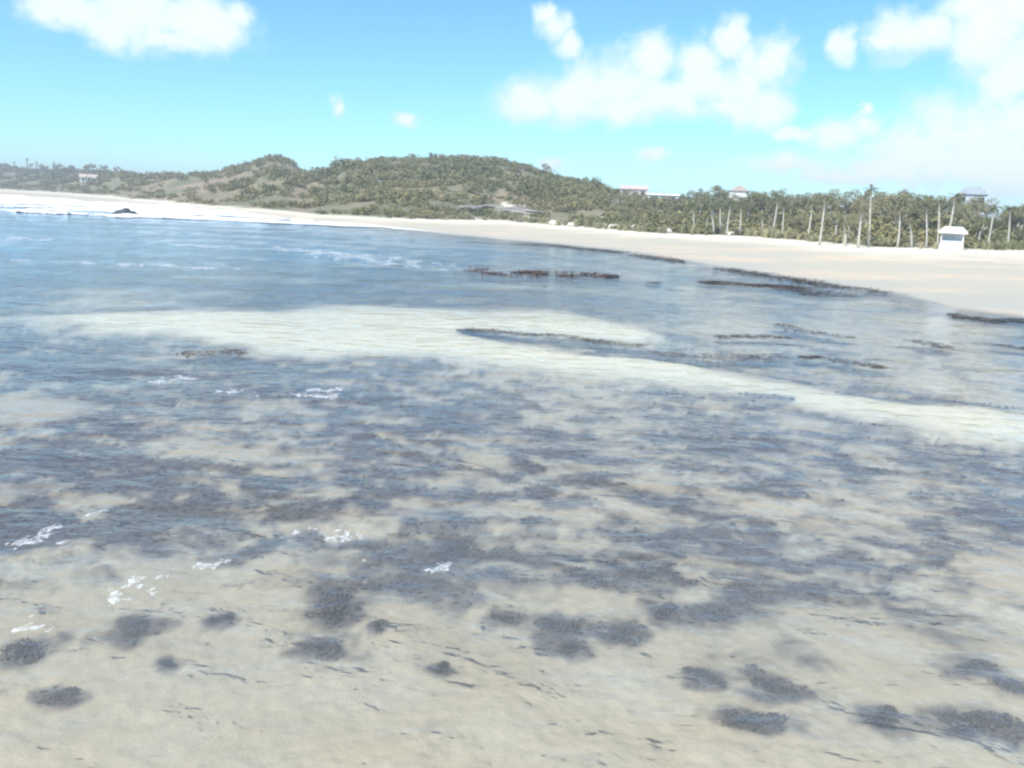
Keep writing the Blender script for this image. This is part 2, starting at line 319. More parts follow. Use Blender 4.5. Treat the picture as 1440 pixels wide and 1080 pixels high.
def make_water_mat():
    m_ = bpy.data.materials.new('sea_water'); m_.use_nodes = True; t = m_.node_tree; t.nodes.clear()
    p = pos(t)
    ps = vmth(t, 'MULTIPLY', p, (.6, 1.0, 1.0))
    h1 = noise(t, ps, 2.6, 3, .55, .4); h2 = noise(t, ps, 9, 3, .6, .3); h3 = noise(t, ps, .55, 3, .5)
    h = mth(t, 'ADD', mth(t, 'ADD', mth(t, 'MULTIPLY', h1, .10), mth(t, 'MULTIPLY', h2, .013)), mth(t, 'MULTIPLY', h3, .25))
    bn = N(t, 'ShaderNodeBump'); bn.inputs['Strength'].default_value = .55; bn.inputs['Distance'].default_value = 1.0
    t.links.new(h, bn.inputs['Height'])
    fr = N(t, 'ShaderNodeFresnel'); fr.inputs['IOR'].default_value = 1.333; t.links.new(bn.outputs[0], fr.inputs['Normal'])
    gl = N(t, 'ShaderNodeBsdfGlossy'); gl.inputs['Roughness'].default_value = .06; t.links.new(bn.outputs[0], gl.inputs['Normal'])
    gl.inputs['Color'].default_value = (.92, .96, 1, 1)
    tr = N(t, 'ShaderNodeBsdfTransparent')
    # absorption over the water's own depth
    dep = attr(t, 'depth')
    tint = mixc(t, mapr(t, dep, 0, 1.1), (.98, .98, .96, 1), (.45, .72, .90, 1))
    t.links.new(tint, tr.inputs['Color'])
    # sand stirred up in the shallows: a milky share that grows with depth
    df = N(t, 'ShaderNodeBsdfDiffuse'); t.links.new(mixc(t, mapr(t, dep, .2, .7), (.51, .46, .40, 1), (.33, .45, .55, 1)), df.inputs['Color'])
    cl = noise(t, p, .5, 4, .6)
    tb = N(t, 'ShaderNodeMixShader'); t.links.new(mth(t, 'MULTIPLY', mth(t, 'ADD', mapr(t, dep, .02, .45, .0, .22), mapr(t, dep, .45, .95, .0, .30)), mapr(t, cl, .3, .7, .65, 1.25)), tb.inputs[0])
    t.links.new(tr.outputs[0], tb.inputs[1]); t.links.new(df.outputs[0], tb.inputs[2])
    mx = N(t, 'ShaderNodeMixShader'); t.links.new(fr.outputs[0], mx.inputs[0]); t.links.new(tb.outputs[0], mx.inputs[1]); t.links.new(gl.outputs[0], mx.inputs[2])
    o = N(t, 'ShaderNodeOutputMaterial'); t.links.new(mx.outputs[0], o.inputs[0])
    return m_
M_WATER = make_water_mat()

def simple(name, c1, c2, scale, rough=.8, bumpd=0.0, lo=.35, hi=.65):
    m_, t, b = mat(name, rough); tcn = N(t, 'ShaderNodeTexCoord').outputs['Object']
    n = noise(t, tcn, scale, 5, .6)
    t.links.new(mixc(t, mapr(t, n, lo, hi), c1+(1,), c2+(1,)), b.inputs['Base Color'])
    if bumpd: bump(t, n, .8, bumpd, b)
    return m_
def leafmat(name, c1, c2, c3, scale=.6):
    m_, t, b = mat(name, .7); p = pos(t)
    n = noise(t, p, scale, 3, .6); n2 = noise(t, p, .035, 4, .6); rnd = N(t, 'ShaderNodeObjectInfo').outputs['Random']
    c = mixc(t, mapr(t, n, .35, .65), c1+(1,), c2+(1,))
    c = mixc(t, mapr(t, mth(t, 'ADD', n2, mth(t, 'MULTIPLY', rnd, .15)), .47, .62), c, c3+(1,))
    t.links.new(c, b.inputs['Base Color']); b.inputs['Specular IOR Level'].default_value = .3
    return m_
M_FOAM = simple('foam', (.80, .83, .83), (.92, .93, .93), 1.5, .9, .1)
def thin_foam():
    m_, t, b = mat('thin_foam', .9); b.inputs['Base Color'].default_value = (.84, .87, .87, 1)
    n = noise(t, pos(t), 14, 4, .65); t.links.new(mapr(t, n, .36, .68, .0, .7), b.inputs['Alpha'])
    return m_
M_THIN = thin_foam()
M_WEED = simple('weed', (.075, .069, .062), (.135, .122, .108), 6, .7)
M_WEEDR = simple('red_weed', (.10, .055, .040), (.18, .11, .08), 3, .6)
M_WRACK = simple('brown_wrack', (.085, .065, .052), (.16, .125, .10), 2, .7)
M_ROCK = simple('rock', (.16, .145, .125), (.33, .30, .26), .8, .9, .15)
M_DROCK = simple('dark_rock', (.04, .042, .045), (.10, .10, .10), 1.2, .7, .15)
M_PALE = simple('pale_stone', (.55, .51, .42), (.70, .66, .56), .8, .9, .1)
M_BARK = simple('pale_bark', (.40, .37, .31), (.58, .55, .47), 3, .9, .03)
M_DBARK = simple('bark', (.17, .14, .11), (.32, .28, .22), 3, .9, .03)
M_SCRUB = leafmat('scrub_leaf', (.105, .118, .042), (.18, .182, .068), (.235, .212, .090))
M_LEAF = leafmat('tree_leaf', (.135, .145, .060), (.21, .210, .092), (.26, .240, .125))
M_PALM = leafmat('palm_leaf', (.060, .085, .035), (.12, .135, .06), (.15, .14, .075))
M_GRASS = leafmat('dune_grass', (.20, .21, .095), (.36, .34, .18), (.42, .38, .22), 2)
M_WHITE = simple('white_wall', (.74, .73, .69), (.82, .81, .78), 1.5, .8)
M_PINK = simple('pale_pink_wall', (.60, .50, .45), (.68, .58, .53), 1.5, .8)
M_GREYW = simple('grey_blue_wall', (.50, .56, .60), (.58, .64, .67), 1.5, .8)
M_GREYR = simple('grey_roof', (.26, .30, .33), (.34, .38, .40), 2, .7)
M_REDR = simple('pale_tile_roof', (.50, .40, .34), (.62, .52, .46), 2, .8)
M_GLASS = simple('window_glass', (.03, .04, .05), (.06, .07, .08), 1, .15)
M_WOOD = simple('weathered_wood', (.28, .26, .23), (.42, .40, .36), 4, .9)

# ------------------------------------------------------------------ ground: sea bed, sand bar, beach, hills
def polar_axes(dfine, k, fine=40.0):
    th = np.concatenate([np.arange(-180, -fine, 3.0), np.arange(-fine, fine, dfine), np.arange(fine, 180.01, 3.0)])
    rr_ = [.4]
    while rr_[-1] < 3600:
        r = rr_[-1]; rr_.append(r+min(max(r*r/k, .02 if r > 3 else .25), r*.022+.05))
    return th, np.array(rr_)
def polar_grid(th, ra):
    T, RR = np.meshgrid(np.radians(th), ra); X = RR*np.sin(T); Y = RR*np.cos(T)
    nr, nt = X.shape; i = np.arange(nr-1)[:, None]*nt+np.arange(nt-1)[None]
    Fq = np.stack([i, i+1, i+nt+1, i+nt], -1).reshape(-1, 4)
    return X.ravel(), Y.ravel(), Fq
th_ax, r_ax = polar_axes(.2, 900)
X, Y, FQ = polar_grid(th_ax, r_ax)
Z, rr_, th_, rs_, rv_, rdg_, bm_ = ground_z(X, Y)
W = weed_mask(X, Y, rr_, th_, rs_, bm_)
land = rr_-rs_
dry = sstep(.45, .92, land/np.maximum(rv_-rs_, 1)+.12*fbm(X, Y, 9, 3, .5, 15))
dry = np.maximum(dry, .9*sstep(.12, .7, bm_))
damp = (land > -1)*(1-dry)*sstep(-.1, .35, fbm(X*.5, Y, 7, 4, .55, 19)+.3)*(bm_ < .1)
wet = 1-sstep(0, 1.0, Z/.25)
soil = sstep(-.02, .04, (rr_-rv_)/rv_+.02*fbm(X, Y, 12, 3, .5, 16))
# sand paths and scars in the dune edge
scar = seg_field(X, Y, [(13.5, 140, 17, 165, 1.6), (3, 150, -4, 190, 1.6), (30, 135, 44, 160, 1.6), (-6, 175, 3, 186, 2.5)])
soil *= 1-.9*sstep(-.2, .5, scar+.6*fbm(X, Y, 5, 3, .5, 17))
bare = np.exp(-(((th_+22)/3.4)**2))*sstep(-.35, .35, fbm(X, Y, 30, 3, .5, 88)+.25)+.7*np.exp(-(((th_+14.9)/.7)**2))+.5*np.exp(-(((th_-7)/2)**2))*sstep(-.2, .4, fbm(X, Y, 20, 3, .5, 89))
bare = np.clip(bare, 0, 1)
Z = Z+.012*W*(fbm(X, Y, .35, 2, .5, 18)+.5)*(rr_ < 30)
V = np.stack([X, Y, Z], 1); AT = {'weed': W, 'dry': dry, 'wet': wet, 'soil': soil, 'damp': damp, 'bare': bare}
fc = FQ.mean(1).astype(int)
fr_, fs_, fv_, fb_ = rr_[FQ].mean(1), rs_[FQ].mean(1), rv_[FQ].mean(1), bm_[FQ].mean(1)
cls = np.where(fr_ > fv_, 3, np.where(fr_ > fs_, 2, np.where(fb_ > .5, 1, 0)))
for c, nm in ((0, 'seabed'), (1, 'sandbar'), (2, 'beach'), (3, 'hills')):
    v, f, a = compact(V, FQ[cls == c], AT)
    tag(obj(nm, mesh_np(nm, v, f, a), M_GROUND), kind='structure')

# ------------------------------------------------------------------ the sea
zq = Z[FQ].min(1); keep = (zq < .12) & (fr_ < fs_+12)
depth = np.maximum(-Z, 0); WZ = water_z(X, Y, np.maximum(-ground_z(X, Y)[0], 0))
v, f, a = compact(np.stack([X, Y, WZ], 1), FQ[keep], {'depth': depth})
tag(obj('sea', mesh_np('sea', v, f, a), M_WATER), kind='structure')

# ------------------------------------------------------------------ weed meadow on the bottom (uncountable)
def ribbons(px, py, pz, L, wd, up_, seg=3, rng=RNG, bias=None):
    n = len(px); a = rng.uniform(0, 2*np.pi, n) if bias is None else bias+rng.normal(0, .7, n)
    dx, dy = np.cos(a), np.sin(a); curl = rng.normal(0, .5, n); V = []
    for k in range(seg+1):
        s = k/seg; ang = a+curl*s; cx = px+np.cos(ang)*L*s; cy = py+np.sin(ang)*L*s
        cz = pz+up_*np.sin(s*np.pi*.75)
        w = wd*(1-.75*s**2)
        V.append(np.stack([cx-np.sin(ang)*w, cy+np.cos(ang)*w, cz], 1)); V.append(np.stack([cx+np.sin(ang)*w, cy-np.cos(ang)*w, cz+.25*w], 1))
    V = np.stack(V, 1); m_ = 2*(seg+1)
    q = np.array([[2*k, 2*k+1, 2*k+3, 2*k+2] for k in range(seg)])
    F = (np.arange(n)[:, None, None]*m_+q[None]).reshape(-1, 4)
    return V.reshape(-1, 3), F
n0 = 150000
iv = RNG.uniform(1/46, 1/4.2, n0); pr = 1/iv; pt = np.radians(RNG.uniform(-38, 38, n0))
px, py = pr*np.sin(pt), pr*np.cos(pt)
gz, g_r, g_t, g_rs, g_rv, g_rd, g_b = ground_z(px, py); wm = weed_mask(px, py, g_r, g_t, g_rs, g_b)
k = (RNG.uniform(0, 1, n0) < wm*1.2-.85) & (g_r < g_rs)
px, py, gz, pr = px[k], py[k], gz[k], pr[k]
sc_ = np.clip(pr/9, .6, 2.2)
Lr = RNG.uniform(.035, .09, len(px))*sc_; ur = np.minimum(RNG.uniform(.004, .028, len(px))*sc_, np.maximum(-gz-.02, .012))
v, f = ribbons(px, py, gz+.004, Lr, RNG.uniform(.006, .016, len(px))*sc_, ur, 2, bias=.35)
tag(obj('seaweed_meadow', mesh_np('seaweed_meadow', v, f), M_WEED), 'dark seaweed meadow lying on the sandy sea bed', 'seaweed', kind='stuff')

# ------------------------------------------------------------------ single seaweed clumps on the near sand
def clump_mesh(i):
    rg = np.random.default_rng(100+i); n = 440; k = 4
    a0 = rg.uniform(0, 6.28); st = np.cumsum(rg.uniform(.20, .36, k)); st -= st.mean(); bend = rg.uniform(-.6, .6)
    cx = st*np.cos(a0)+bend*st*st*np.sin(a0); cy = st*np.sin(a0)-bend*st*st*np.cos(a0); cr = rg.uniform(.26, .46, k)
    c = rg.integers(0, k, n); a = rg.uniform(0, 2*np.pi, n); q = rg.uniform(0, 1, n)**.6*cr[c]
    x, y = cx[c]+q*np.cos(a), cy[c]+q*np.sin(a)
    v, f = ribbons(x, y, .008+.06*np.clip(1-q/cr[c], 0, 1)*rg.uniform(.2, 1, n), rg.uniform(.05, .17, n), rg.uniform(.007, .018, n), rg.uniform(.005, .035, n), 3, rg, bias=rg.uniform(0, 3))
    return mesh_np('seaweed_clump', v, f)
CM = [clump_mesh(i) for i in range(len(CLUMPS))]
for me in CM: me.materials.append(M_WEED)
special = {12: 'large dark olive seaweed mass, the widest lone clump on the pale sand', 5: 'long seaweed patch reaching from the dark meadow onto pale sand',
           0: 'rounded dark seaweed clump beside a streak of white foam'}
for i, (x, y, a, b) in enumerate(CLUMPS):
    z = float(ground_z(np.array([x]), np.array([y]))[0][0])
    o = obj('seaweed_clump', CM[i], None, None, (x, y, z), random.uniform(-.3, .3), (a*1.05, min(b, .6)*1.05, .75 if a > .2 else .5))
    if i in special: tag(o, special[i], 'seaweed')
    elif a*b < .035: tag(o, 'small dark scrap of seaweed on pale sand under clear shallows', 'seaweed', 'small seaweed scraps on the near sand')
    else: tag(o, 'dark seaweed clump on pale sand under clear shallow water', 'seaweed', 'seaweed clumps on the near sand')

# ------------------------------------------------------------------ foam and surf (uncountable)
def foam_grid(x0, x1, y0, y1, d, ang=0):
    xs = np.arange(x0, x1, d); ys = np.arange(y0, y1, d); GX, GY = np.meshgrid(xs, ys); ny, nx = GX.shape
    i = np.arange(ny-1)[:, None]*nx+np.arange(nx-1)[None]
    return GX.ravel(), GY.ravel(), np.stack([i, i+1, i+nx+1, i+nx], -1).reshape(-1, 4)
VV, FF, nv = [], [], 0
for (x0, y0, x1, y1, w) in FOAM_LINES[:-1]:
    rm = math.hypot((x0+x1)/2, (y0+y1)/2); d = max(.010, rm*.0018*(1 if rm < 20 else 2)); w = max(w, .06)*(1.5 if rm < 20 else .9)
    gx, gy, gf = foam_grid(min(x0, x1)-w, max(x0, x1)+w, min(y0, y1)-w, max(y0, y1)+w, d)
    s = seg_field(gx, gy, [(x0, y0, x1, y1, w)])
    fs = .05+.012*rm
    lace = np.abs(fbm(gx, gy*.8, fs*1.6, 4, .6, 31)); msk = s*.40+1.1*fbm(gx, gy*.7, fs*1.7, 5, .7, 30)-1.5*lace-.06
    kf = msk[gf].mean(1) > (.08 if rm < 20 else .0)
    if not kf.any(): continue
    gz_ = water_z(gx, gy)+.004+.02*np.clip(msk, 0, 1)*min(rm/12, 2)
    v, f, _ = compact(np.stack([gx, gy, gz_], 1), gf[kf], {})
    VV.append(v); FF.append(f+nv); nv += len(v)
tag(obj('sea_foam', mesh_np('sea_foam', np.concatenate(VV), np.concatenate(FF)), M_THIN), 'thin white foam streaks and flecks floating on the water', 'foam', kind='stuff')
SURF_LOW = table([(-36, 136), (-32.4, 131), (-28.7, 121), (-25.6, 112), (-20.5, 113), (-14.1, 113), (-8.4, 109), (-5, 100)])
ths = np.radians(np.arange(-45, -5, .08)); ss = np.linspace(0, 1, 110); T, S = np.meshgrid(ths, ss)
lo = SURF_LOW(np.degrees(T)); hi = SHORE(np.degrees(T))*1.02+1
RR = lo*(hi/lo)**S; gx, gy = (RR*np.sin(T)).ravel(), (RR*np.cos(T)).ravel()
ny, nx = T.shape; ii = np.arange(ny-1)[:, None]*nx+np.arange(nx-1)[None]; gf = np.stack([ii, ii+1, ii+nx+1, ii+nx], -1).reshape(-1, 4)
s1 = S.ravel(); rw = np.hypot(gx, gy)
wave = .5+.5*np.sin(rw/5.2+2.2*fbm(gx, gy, 60, 3, .5, 41)+np.degrees(T).ravel()*.15)
msk = .8*wave+.35*s1+1.3*fbm(gx, gy*.8, 12, 4, .6, 42)-.45+.2*sstep(.5, 1, s1)
msk = np.where(s1 < .06, msk-.35, msk)
hgt = .05+np.clip(msk, 0, 1)*(.75*wave**3+.25*np.abs(fbm(gx, gy, 2.5, 3, .6, 43)))*np.clip((hi-lo).ravel()/60, .15, 1)
gzz = np.maximum(ground_z(gx, gy)[0], 0)
kf = msk[gf].mean(1) > 0
v, f, _ = compact(np.stack([gx, gy, gzz+hgt], 1), gf[kf], {})
tag(obj('breaking_surf', mesh_np('breaking_surf', v, f), M_FOAM), 'broad band of white breaking surf along the far shore', 'surf', kind='stuff')

# ------------------------------------------------------------------ rocks
def rock_mesh(name, seed, sub=3, flat=.6):
    import bmesh
    bm = bmesh.new(); bmesh.ops.create_icosphere(bm, subdivisions=sub, radius=1)
    co = np.array([v.co[:] for v in bm.verts])
    n = fbm(co[:, 0]+seed*3.1, co[:, 1]+co[:, 2]*.7, .9, 3, .5, seed)+.6*fbm(co[:, 2]+seed, co[:, 0]-co[:, 1], .5, 2, .5, seed+1)
    for v, q in zip(bm.verts, n):
        v.co *= 1+.28*q; v.co.z = max(v.co.z*flat, -.25)
    me = bpy.data.meshes.new(name); bm.to_mesh(me); bm.free()
    return me
RK = [rock_mesh('rock', i) for i in range(4)]
def gz1(x, y): return float(ground_z(np.array([float(x)]), np.array([float(y)]))[0][0])
def rock(name, x, y, s, m_, label, cat, group=None, i=0, dz=0.0):
    me = RK[i % 4].copy(); me.materials.append(m_)
    o = obj(name, me, None, None, (x, y, gz1(x, y)+dz), random.uniform(0, 6), s)
    return tag(o, label, cat, group)
rock('sea_rock', -56, 116.5, (1.9, 1.4, 1.7), M_DROCK, 'dark wet rock standing in the white surf', 'rock', None, 1, .9)
rock('sea_rock', 5.25, 45.0, (.55, .5, .45), M_DROCK, 'dark rock at the end of the reddish weed bed', 'rock', None, 2, .15)
rock('sea_rock', 7.2, 42.0, (.55, .4, .30), M_DROCK, 'low dark rock alone in the blue shallows', 'rock', None, 3, .12)
for i, (x, y, s) in enumerate([(12.6, 128, 1.0), (17.2, 119, .9), (18.4, 114.5, .8), (19.8, 113, .9), (14.5, 124, .8), (5.9, 136, .9), (46.5, 104.5, .9), (8.5, 131, .7), (29.6, 115.5, .7)]):
    rock('boulder', x, y, (s*1.3, s, s), M_PALE, 'pale boulder at the foot of the dune scrub', 'boulder', 'pale boulders along the dune foot', i, .2)
for i, (x, y, s) in enumerate([(-6.5, 172, 3.2), (-2, 168, 2.8), (2.5, 165, 3), (-10, 166, 2.4), (-.5, 175, 2.6)]):
    rock('rock_ledge', x, y, (s*1.5, s*.8, s*.45), M_ROCK, 'grey rock ledge breaking out of the scrubby hill foot', 'rock', 'grey ledges on the hill foot', i, .3)
# reddish weed bed awash beside a foam line
n = 2000; t = RNG.uniform(0, 1, n)**.8; px = -2.6+t*7.6+RNG.normal(0, .4, n); py = 43.6+t*1.2+RNG.normal(0, 1.3, n)*(1-.6*t)
kk = fbm(px, py, 1.6, 3, .5, 77) > -.05; px, py = px[kk], py[kk]; n = len(px)
v, f = ribbons(px, py, np.full(n, .0), RNG.uniform(.2, .6, n), RNG.uniform(.02, .05, n), RNG.uniform(.03, .13, n), 2, bias=.1)
tag(obj('red_weed_bed', mesh_np('red_weed_bed', v, f), M_WEEDR), 'reddish brown weed bed awash beside a foam line', 'seaweed', kind='stuff')
# bands of seaweed awash in the shallows, each a thing of its own
BANDS = [(3, 'long dark seaweed band awash just off the waterline'), (4, 'thick dark seaweed band awash where the beach curves to the shallows'), (5, 'ragged seaweed band at the very edge of the wet sand'),
         (9, 'thin seaweed band lying on the pale sand bar'), (10, 'seaweed band trailing off the pale sand bar into blue water'), (11, 'longest dark seaweed band in the blue shallows inside the bar'),
         (12, 'tiny seaweed band between two longer dark bands'), (13, 'slanting dark seaweed band beside the long band'), (14, 'slim straight seaweed band in the blue shallows'),
         (15, 'short dark seaweed band alone in pale blue water'), (16, 'small seaweed band close to the wet beach'), (17, 'faint slanting seaweed band off the wet beach'), (19, 'brownish seaweed band at the seaward edge of the meadow')]
for i, lb in BANDS:
    x0, y0, x1, y1, w = STREAKS[i]; L = math.hypot(x1-x0, y1-y0); cx, cy = (x0+x1)/2, (y0+y1)/2; n = int(180+110*L)
    t = RNG.uniform(-.5, .5, n); wid = .36*w*(1-1.5*t*t)*(.6+.4*np.abs(np.sin(t*7+i)))
    bx, by = (x1-x0)*t, (y1-y0)*t; nx_, ny_ = -(y1-y0)/L, (x1-x0)/L; off = np.clip(RNG.normal(0, 1, n), -1.3, 1.3)*wid*1.5+.35*w*np.sin(t*5+i)
    gzb = np.maximum(ground_z(cx+bx+nx_*off, cy+by+ny_*off)[0], -.03)
    s_ = math.hypot(cx, cy)/25
    v, f = ribbons(bx+nx_*off, by+ny_*off, gzb+.0, RNG.uniform(.15, .45, n)*s_, RNG.uniform(.010, .022, n)*s_, RNG.uniform(.02, .05, n), 2, bias=math.atan2(y1-y0, x1-x0))
    o = obj('seaweed_band', mesh_np('seaweed_band', v, f), M_WEEDR if i == 19 else M_WRACK, None, (cx, cy, 0)); tag(o, lb, 'seaweed', 'seaweed bands in the shallows')
# wrack along the waterline
t = RNG.uniform(0, 1, 3000); thw = np.where(t < .55, -1+t/.55*12.5, 13.5+(t-.55)/.45*12)
rw = SHORE(thw)*RNG.normal(.965, .026, len(t)); px, py = rw*np.sin(np.radians(thw)), rw*np.cos(np.radians(thw))
kk = fbm(px, py, 6, 3, .5, 51) > -.02; px, py = px[kk], py[kk]; gz = np.maximum(ground_z(px, py)[0], 0); n = len(px)
v, f = ribbons(px, py, gz+.005, RNG.uniform(.2, .6, n), RNG.uniform(.02, .05, n), RNG.uniform(.01, .05, n), 2, bias=-.6)
tag(obj('seaweed_wrack', mesh_np('seaweed_wrack', v, f), M_WRACK), 'dark line of seaweed wrack washed up along the waterline', 'seaweed', kind='stuff')

# ------------------------------------------------------------------ foliage
def leaf_cloud(rg, n, centres, radii, size):
    c = rg.integers(0, len(centres), n); d = rg.normal(size=(n, 3)); d /= np.linalg.norm(d, axis=1)[:, None]
    q = centres[c]+d*radii[c][:, None]*(rg.uniform(.25, 1, n)**.45)[:, None]*np.array([1, 1, .8])
    nrm = d*.6+rg.normal(size=(n, 3))*.6+np.array([0, 0, .5]); nrm /= np.linalg.norm(nrm, axis=1)[:, None]
    a = np.cross(nrm, rg.normal(size=(n, 3))); a /= np.linalg.norm(a, axis=1)[:, None]; b = np.cross(nrm, a)
    s = size*rg.uniform(.6, 1.4, n)[:, None]
    V = np.stack([q-a*s, q-b*s*.55, q+a*s, q+b*s*.55], 1).reshape(-1, 3)
    return V, np.arange(4*n).reshape(-1, 4)
def bush_np(seed, n, size):
    rg = np.random.default_rng(seed); k = 6
    c = np.stack([rg.normal(0, .5, k), rg.normal(0, .5, k), rg.uniform(.15, .75, k)], 1); rad = rg.uniform(.3, .6, k)
    return leaf_cloud(rg, n, c, rad, size)
SCRUB = [bush_np(200+i, 120, .165) for i in range(7)]
n0 = 8200
pt = RNG.uniform(-37, 40, n0); uu = RNG.uniform(0.0, 1.12, n0)**.8
pr = VEG(pt)*(RIDGE(pt)/VEG(pt))**uu*1.0+.8
px, py = pr*np.sin(np.radians(pt)), pr*np.cos(np.radians(pt))
gz = ground_z(px, py)[0]
earth = np.exp(-(((pt+22.5)/3.6)**2+((uu-.55)/.38)**2))+.6*np.exp(-(((pt+15.0)/.9)**2+((uu-.8)/.15)**2))+.7*np.exp(-(((pt-7)/2.2)**2+((uu-.55)/.3)**2))
earth *= 1-.95*np.exp(-((pt+16.7)/1.5)**2)*(uu > .72)
sca = seg_field(px, py, [(13.5, 140, 17, 165, 1.6), (3, 150, -4, 190, 1.6), (30, 135, 44, 160, 1.6), (-6, 172, 3, 180, 3.0)])
kp = (RNG.uniform(0, 1, n0) > .92*earth) & (sca < .1) & (fbm(px, py, 18, 3, .5, 61) > -.30+.35*(uu < .3)*(pt < 6)*(pt > -26))
px, py, gz, pt, pr, uu = px[kp], py[kp], gz[kp], pt[kp], pr[kp], uu[kp]
VV, FF, nv = [], [], 0
vi = RNG.integers(0, 7, len(px)); ssz = RNG.uniform(.45, 1.35, len(px))*np.clip(.75+.7*uu, .75, 1.3)*np.where(pr > 420, 1.5, 1)*np.where(pt > 9, 1.15, 1)*np.where(RNG.uniform(0, 1, len(px)) > .93, 1.5, 1)
for i in range(7):
    sel = np.where(vi == i)[0]; bv, bf = SCRUB[i]; n = len(sel)
    a = RNG.uniform(0, 6.28, n); ca, sa = np.cos(a)[:, None], np.sin(a)[:, None]; s = ssz[sel][:, None]
    vx = (bv[:, 0]*ca-bv[:, 1]*sa)*s*1.25+px[sel][:, None]; vy = (bv[:, 0]*sa+bv[:, 1]*ca)*s*1.25+py[sel][:, None]
    vz = bv[:, 2]*s*1.15+gz[sel][:, None]
    VV.append(np.stack([vx, vy, vz], -1).reshape(-1, 3)); FF.append((np.arange(n)[:, None, None]*len(bv)+bf[None]).reshape(-1, 4)+nv); nv += n*len(bv)
tag(obj('hillside_scrub', mesh_np('hillside_scrub', np.concatenate(VV), np.concatenate(FF), None, False), M_SCRUB), 'olive green scrub covering the low hills behind the beach', 'scrub', kind='stuff')

def tube(pts, rads, seg=7):
    V, F = [], []; pts = [Vector(p) for p in pts]
    for i, p in enumerate(pts):
        d = (pts[min(i+1, len(pts)-1)]-pts[max(i-1, 0)]).normalized(); a = d.orthogonal().normalized(); b = d.cross(a)
        for k in range(seg):
            q = 2*math.pi*k/seg; V.append(tuple(p+(a*math.cos(q)+b*math.sin(q))*rads[i]))
    for i in range(len(pts)-1):
        for k in range(seg):
            F.append((i*seg+k, i*seg+(k+1) % seg, (i+1)*seg+(k+1) % seg, (i+1)*seg+k))
    F.append(tuple(range(seg))[::-1]); F.append(tuple((len(pts)-1)*seg+k for k in range(seg)))
    return V, F
def merge(parts):
    V, F = [], []
    for v, f in parts:
        F += [tuple(i+len(V) for i in q) for q in f]; V += list(v)
    return V, F
def palm_meshes(seed, h, lean, rad=.17):
    rg = random.Random(seed); n = 9; pts = []
    for i in range(n):
        s = i/(n-1); pts.append((lean*s**1.6+.10*math.sin(3*s+seed), .15*math.sin(2.2*s+seed), h*s))
    tv, tf = tube(pts, [rad*(1.25-.5*(i/(n-1))+(.35 if i == 0 else 0)) for i in range(n)], 8)
    cx, cy, cz = pts[-1]; V, F = [], []
    nf = 17
    for k in range(nf):
        a = 2*math.pi*k/nf+rg.uniform(-.2, .2); el = rg.uniform(-.35, 1.1); L = rg.uniform(.9, 1.25)*(.62+.38*min(h/6, 1)); pp = []
        x, z = 0.0, 0.0; m_ = 7
        for s in range(m_+1):
            pp.append(Vector((cx+x*math.cos(a), cy+x*math.sin(a), cz+z))); x += math.cos(el)*L/m_; z += math.sin(el)*L/m_; el -= rg.uniform(.16, .30)
        side = Vector((-math.sin(a), math.cos(a), 0))
        for s in range(m_):
            p0, p1 = pp[s], pp[s+1]; wl = .42*L*.55*math.sin(math.pi*(s+.9)/(m_+1.2))
            for sg in (-1, 1):
                for h2 in (0, .5):
                    q0 = p0.lerp(p1, h2); q1 = p0.lerp(p1, h2+.42); tip = q1+side*sg*wl+Vector((0, 0, -.45*wl))+(p1-p0)*.5; b = len(V)
                    V += [tuple(q0), tuple(q1), tuple(tip), tuple(q0.lerp(tip, .75)-(p1-p0)*.08)]; F.append((b, b+1, b+2, b+3))
    return (tv, tf), (V, F)
def palm(x, y, h, lean, seed, label, group=None, rad=.17, sc=1.0, bark=M_BARK):
    (tv, tf), (cv, cf) = palm_meshes(seed, h, lean, rad)
    e = obj('palm_tree', None, None, None, (x, y, gz1(x, y)-.05), 0, sc)
    obj('trunk', pydata('trunk', tv, tf, True), bark, e); obj('crown', pydata('crown', cv, cf), M_PALM, e)
    return tag(e, label, 'palm', group)
for i, (x, y, h, lean) in enumerate(PALMS):
    lb = {9: 'tallest pale palm of the row, rising from the beach edge', 0: 'short pale palm trunk at the scrubby end of the palm row', 11: 'pale palm rising right behind the white beach hut'}.get(i, 'slender pale trunked palm in the row behind the beach')
    palm(x, y, .94*h*(1.1 if i == 9 else 1 if i < 15 else random.uniform(.7, 1.05)), lean*.5+random.uniform(-.45, .45), i, lb, None if i in (9, 0, 11) else 'palms behind the beach', .095+.012*(i % 3))
for i, (x, y, h) in enumerate([(-369, 618, 9), (-364, 621, 6.5), (-369, 635, 4.5), (-344.5, 609, 6.5), (-381, 611, 4), (-387, 631, 5)]):
    palm(x, y, h/1.5, .3, 40+i, 'dark palm standing above the far low headland', 'palms on the far headland', .26, 1.5, M_DBARK)

def tree_meshes(seed, h):
    rg = np.random.default_rng(seed); rad = .13+.01*h; parts = []
    th_ = h*.52; lean = rg.normal(0, .25)
    parts.append(tube([(0, 0, 0), (lean*.3, .05, th_*.5), (lean, 0, th_)], [rad*1.3, rad, rad*.75]))
    cs, rds = [], []
    for k in range(7):
        a = k*2.4+rg.uniform(-.4, .4); rr = rg.uniform(.15, .30)*h; c = (lean+rr*math.cos(a), rr*math.sin(a), h*rg.uniform(.55, .86))
        parts.append(tube([(lean*.9, 0, th_*rg.uniform(.75, 1)), (lean+rr*.55*math.cos(a), rr*.55*math.sin(a), h*.62), c], [rad*.55, rad*.38, rad*.15], 5))
        cs.append(c); rds.append(rg.uniform(.13, .20)*h)
    V, F = leaf_cloud(rg, 900, np.array(cs), np.array(rds), .12)
    tv, tf = merge(parts)
    return pydata('trunk', tv, tf, True), mesh_np('crown', V, F, None, False)
TREES = [tree_meshes(300+i, 5.0) for i in range(6)]
